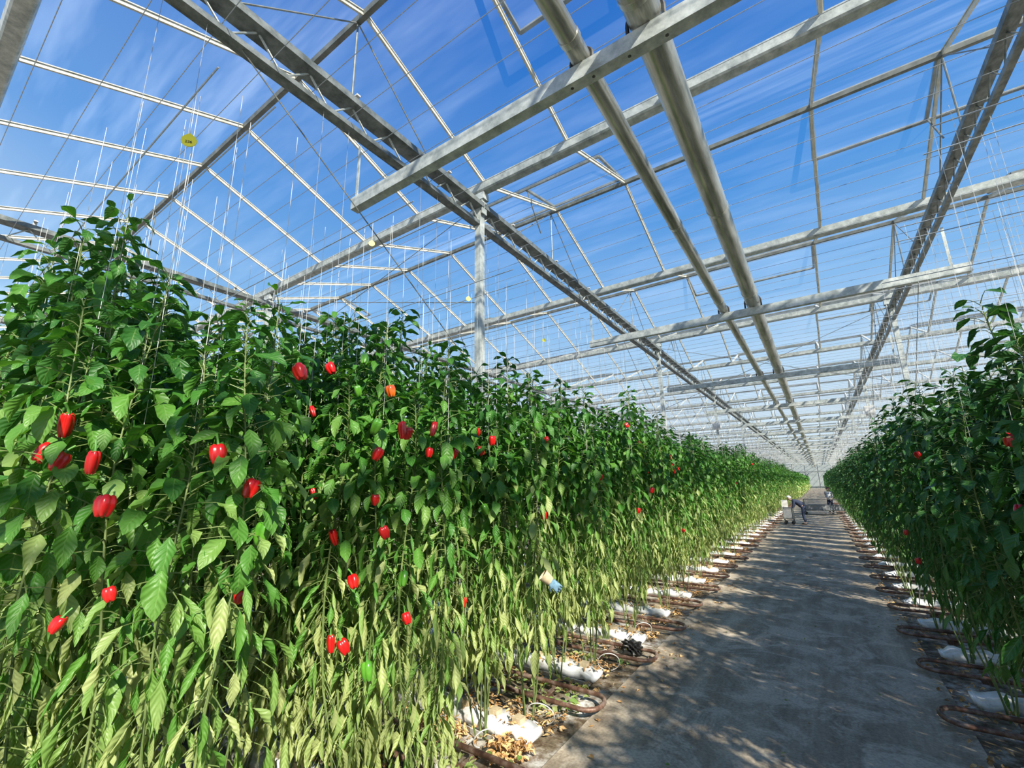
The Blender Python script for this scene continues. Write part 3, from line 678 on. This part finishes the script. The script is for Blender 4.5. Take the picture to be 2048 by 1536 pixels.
# ------------------------------------------------------------------ distant people / trolleys / cabinet / wall
def person(loc,rotz,bent,label,top,cap):
    e=obj('person',None,loc=loc,rot=(0,0,rotz),label=label,cat='person')
    if bent: sp=[(.06,0,.90),(-.06,0,1.06),(-.24,0,1.17),(-.38,0,1.22),(-.46,0,1.25)]; sh=(-.32,1.17); eb=(-.36,.90); wr=(-.52,.76); hd=(-.53,0,1.27)
    else: sp=[(0,0,.95),(0,0,1.12),(-.01,0,1.3),(0,0,1.43),(-.01,0,1.5)]; sh=(0,1.40); eb=(.03,1.12); wr=(-.16,.98); hd=(-.02,0,1.58)
    hp=sp[0]
    v=list(sp);ed=[(0,1),(1,2),(2,3),(3,4)];r_=[(.09,.12),(.085,.11),(.095,.125),(.05,.055),(.046,.046)]
    for s in(-1,1):
        b=len(v); v+=[(hp[0],s*.09,hp[2]-.07),(hp[0]-.05,s*.10,.48),(hp[0]+.02,s*.10,.09),(hp[0]-.15,s*.11,.045)]; ed+=[(0,b),(b,b+1),(b+1,b+2),(b+2,b+3)]; r_+=[.075,.05,.032,.03]
        b=len(v); v+=[(sh[0],s*.17,sh[1]),(eb[0],s*.2,eb[1]),(wr[0],s*.17,wr[1]),(wr[0]-.06,s*.165,wr[1]-.03)]; ed+=[(2,b),(b,b+1),(b+1,b+2),(b+2,b+3)]; r_+=[.045,.038,.025,(.034,.016)]
        h=b+3
        for q in range(4):
            c=len(v); v+=[(wr[0]-.10,s*.165+(q-1.5)*.02,wr[1]-.05),(wr[0]-.13+.01*abs(q-1.5),s*.165+(q-1.5)*.022,wr[1]-.085)]; ed+=[(h,c),(c,c+1)]; r_+=[.009,.008]
        c=len(v); v+=[(wr[0]-.05,s*.165-s*.04,wr[1]-.06)]; ed+=[(h,c)]; r_+=[.009]
    b=len(v); hx,hy,hz=hd
    v+=[(hx,0,hz),(hx-.02,0,hz+.085)]; ed+=[(4,b),(b,b+1)]; r_+=[(.10,.085),(.105,.095)]
    skin_obj('body',v,ed,r_,M_skin,e,0,2)
    ellip('cap' if cap else 'hair',(hx+.0,0,hz+.085),(.112,.1,.105),M_shirt if cap else M_hair,e,cut=lambda c:(c.x<-.03 and c.z<.02) or c.z<-.05)
    fx=hx-.098
    for s in(-1,1): ellip('eye',(fx+.008,s*.032,hz+.06),(.008,.011,.008),M_black,e)
    ellip('nose',(fx-.002,0,hz+.03),(.02,.012,.018),M_skin,e); ellip('mouth',(fx+.012,0,hz-.005),(.008,.025,.006),M_hair,e)
    for s in(-1,1): ellip('ear',(hx+.0,s*.09,hz+.045),(.02,.012,.03),M_skin,e)
    tv=[(hp[0]-.01,0,hp[2]+.08),(hp[0],0,hp[2]-.03)];te=[(0,1)];tr=[(.125,.155),(.12,.155)]
    for s in(-1,1):
        b=len(tv); tv+=[(hp[0],s*.09,hp[2]-.12),(hp[0]-.05,s*.10,.48),(hp[0]+.02,s*.10,.1)]; te+=[(1,b),(b,b+1),(b+1,b+2)]; tr+=[.098,.072,.058]
    skin_obj('trousers',tv,te,tr,M_navy,e,0,2)
    sv=[tuple(Vector(sp[0])*1.0+Vector((.02,0,-.04)))]+list(sp[1:4]);se=[(0,1),(1,2),(2,3)];srr=[(.15,.175),(.14,.165),(.145,.175),(.075,.085)]
    for s in(-1,1):
        b=len(sv); sv+=[(sh[0],s*.165,sh[1]),(eb[0],s*.2,eb[1]),(eb[0]*.4+wr[0]*.6,s*.185,eb[1]*.4+wr[1]*.6)]; se+=[(2,b),(b,b+1),(b+1,b+2)]; srr+=[.085,.058,.045]
    skin_obj('jacket',sv,se,srr,top,e,0,2)
    for s in(-1,1): ellip('shoe',(hp[0]-.04,s*.105,.04),(.13,.05,.055),M_black,e,cut=lambda c:c.z<-.042)
person((-.98,28.1,.022),0,True,'person in navy work clothes and white cap bending over a trolley',M_navy,True)
person((.35,37.6,.022),1.2,False,'person in pale shirt standing behind a wide trolley',M_shirt,False)
def trolley(loc,wd,dp,hh,label,bins,mat):
    e=obj('harvest_trolley',None,loc=loc,label=label,cat='trolley')
    g=Geo().box((0,0,.3),(wd,dp,.05))
    for x in(-1,1):
        for y in(-1,1): g.tube([(x*(wd/2-.04),y*(dp/2-.04),.1),(x*(wd/2-.04),y*(dp/2-.04),hh)],.02,8)
    for x in(-1,1): g.tube([(x*(wd/2-.04),-(dp/2-.04),hh),(x*(wd/2-.04),(dp/2-.04),hh)],.02,8)
    g.tube([(-(wd/2-.04),-(dp/2-.04),hh),((wd/2-.04),-(dp/2-.04),hh)],.02,8)
    obj('frame',g.mesh('trolley_frame',M_galvd),parent=e)
    wh=Geo().tube([(0,-.02,0),(0,.02,0)],.08,16).mesh('wheel',M_black)
    for x in(-1,1):
        for y in(-1,1): obj('wheel',wh,parent=e,loc=(x*(wd/2-.08),y*(dp/2-.05),.08))
    g=Geo(); w2,d2=wd-.12,dp-.12; z0,z1=.33,bins
    g.box((0,0,z0+.01),(w2,d2,.02))
    for s in(-1,1):
        g.box((s*w2/2,0,(z0+z1)/2),(.02,d2,z1-z0)); g.box((0,s*d2/2,(z0+z1)/2),(w2,.02,z1-z0))
        g.box((s*w2/2,0,z1),(.05,d2+.05,.03)); g.box((0,s*d2/2,z1),(w2+.05,.05,.03))
    obj('bin',g.mesh('bin',mat),parent=e)
trolley((-1.62,28.2,.022),.5,.7,.85,'pale grey bin on a wheeled harvest trolley on the path',.8,M_greyp)
trolley((.0,36.5,.022),2.3,1.0,1.0,'wide wheeled trolley standing across the path',.62,M_greyp)
e=obj('control_cabinet',Geo().box((0,0,.57),(.3,.3,1.0)).box((0,0,.04),(.26,.26,.08)).mesh('cabinet_body',M_whitep),loc=(-2.0,32.35,.022),label='white metal control cabinet at the path edge',cat='cabinet')
obj('cabinet_door',Geo().box((.158,0,.57),(.012,.26,.9)).mesh('cabinet_door',M_whitep),parent=e)
obj('door_handle',Geo().box((.17,.09,.6),(.02,.02,.12)).mesh('door_handle',M_black),parent=e)
for x,y,z in((-3.94,24.31,5.05),(2.18,24.31,5.15)):
    o=obj('sensor_box',Geo().box((0,0,0),(.36,.22,.34)).box((0,0,-.19),(.3,.18,.05)).mesh('sensor_box',M_whitep),loc=(x,y-.18,z),label='small white climate sensor box mounted on a column',cat='sensor box',group='climate sensor boxes')
    obj('mounting_lid',Geo().box((0,-.115,0),(.3,.01,.28)).mesh('sensor_lid',M_whitep),parent=o)
M_wallg=noisy('frosted_wall_panel',(.22,.26,.26),(.32,.36,.36),1.5,.6)
g=Geo()
for x in np.arange(-36,12.1,3): g.box((x,YEND,3.4),(.06,.06,6.8))
for z in(.5,4.6,6.8): g.box((-12,YEND,z),(48,.06,.08))
wl=obj('wall_far',Geo().box((-12,YEND+.1,3.4),(48,.02,6.8)).mesh('wall_far',M_wallg),kind='structure',label='pale frosted glass end wall of the greenhouse',cat='wall')
obj('wall_frame',g.mesh('wall_frame',M_galv),parent=wl)
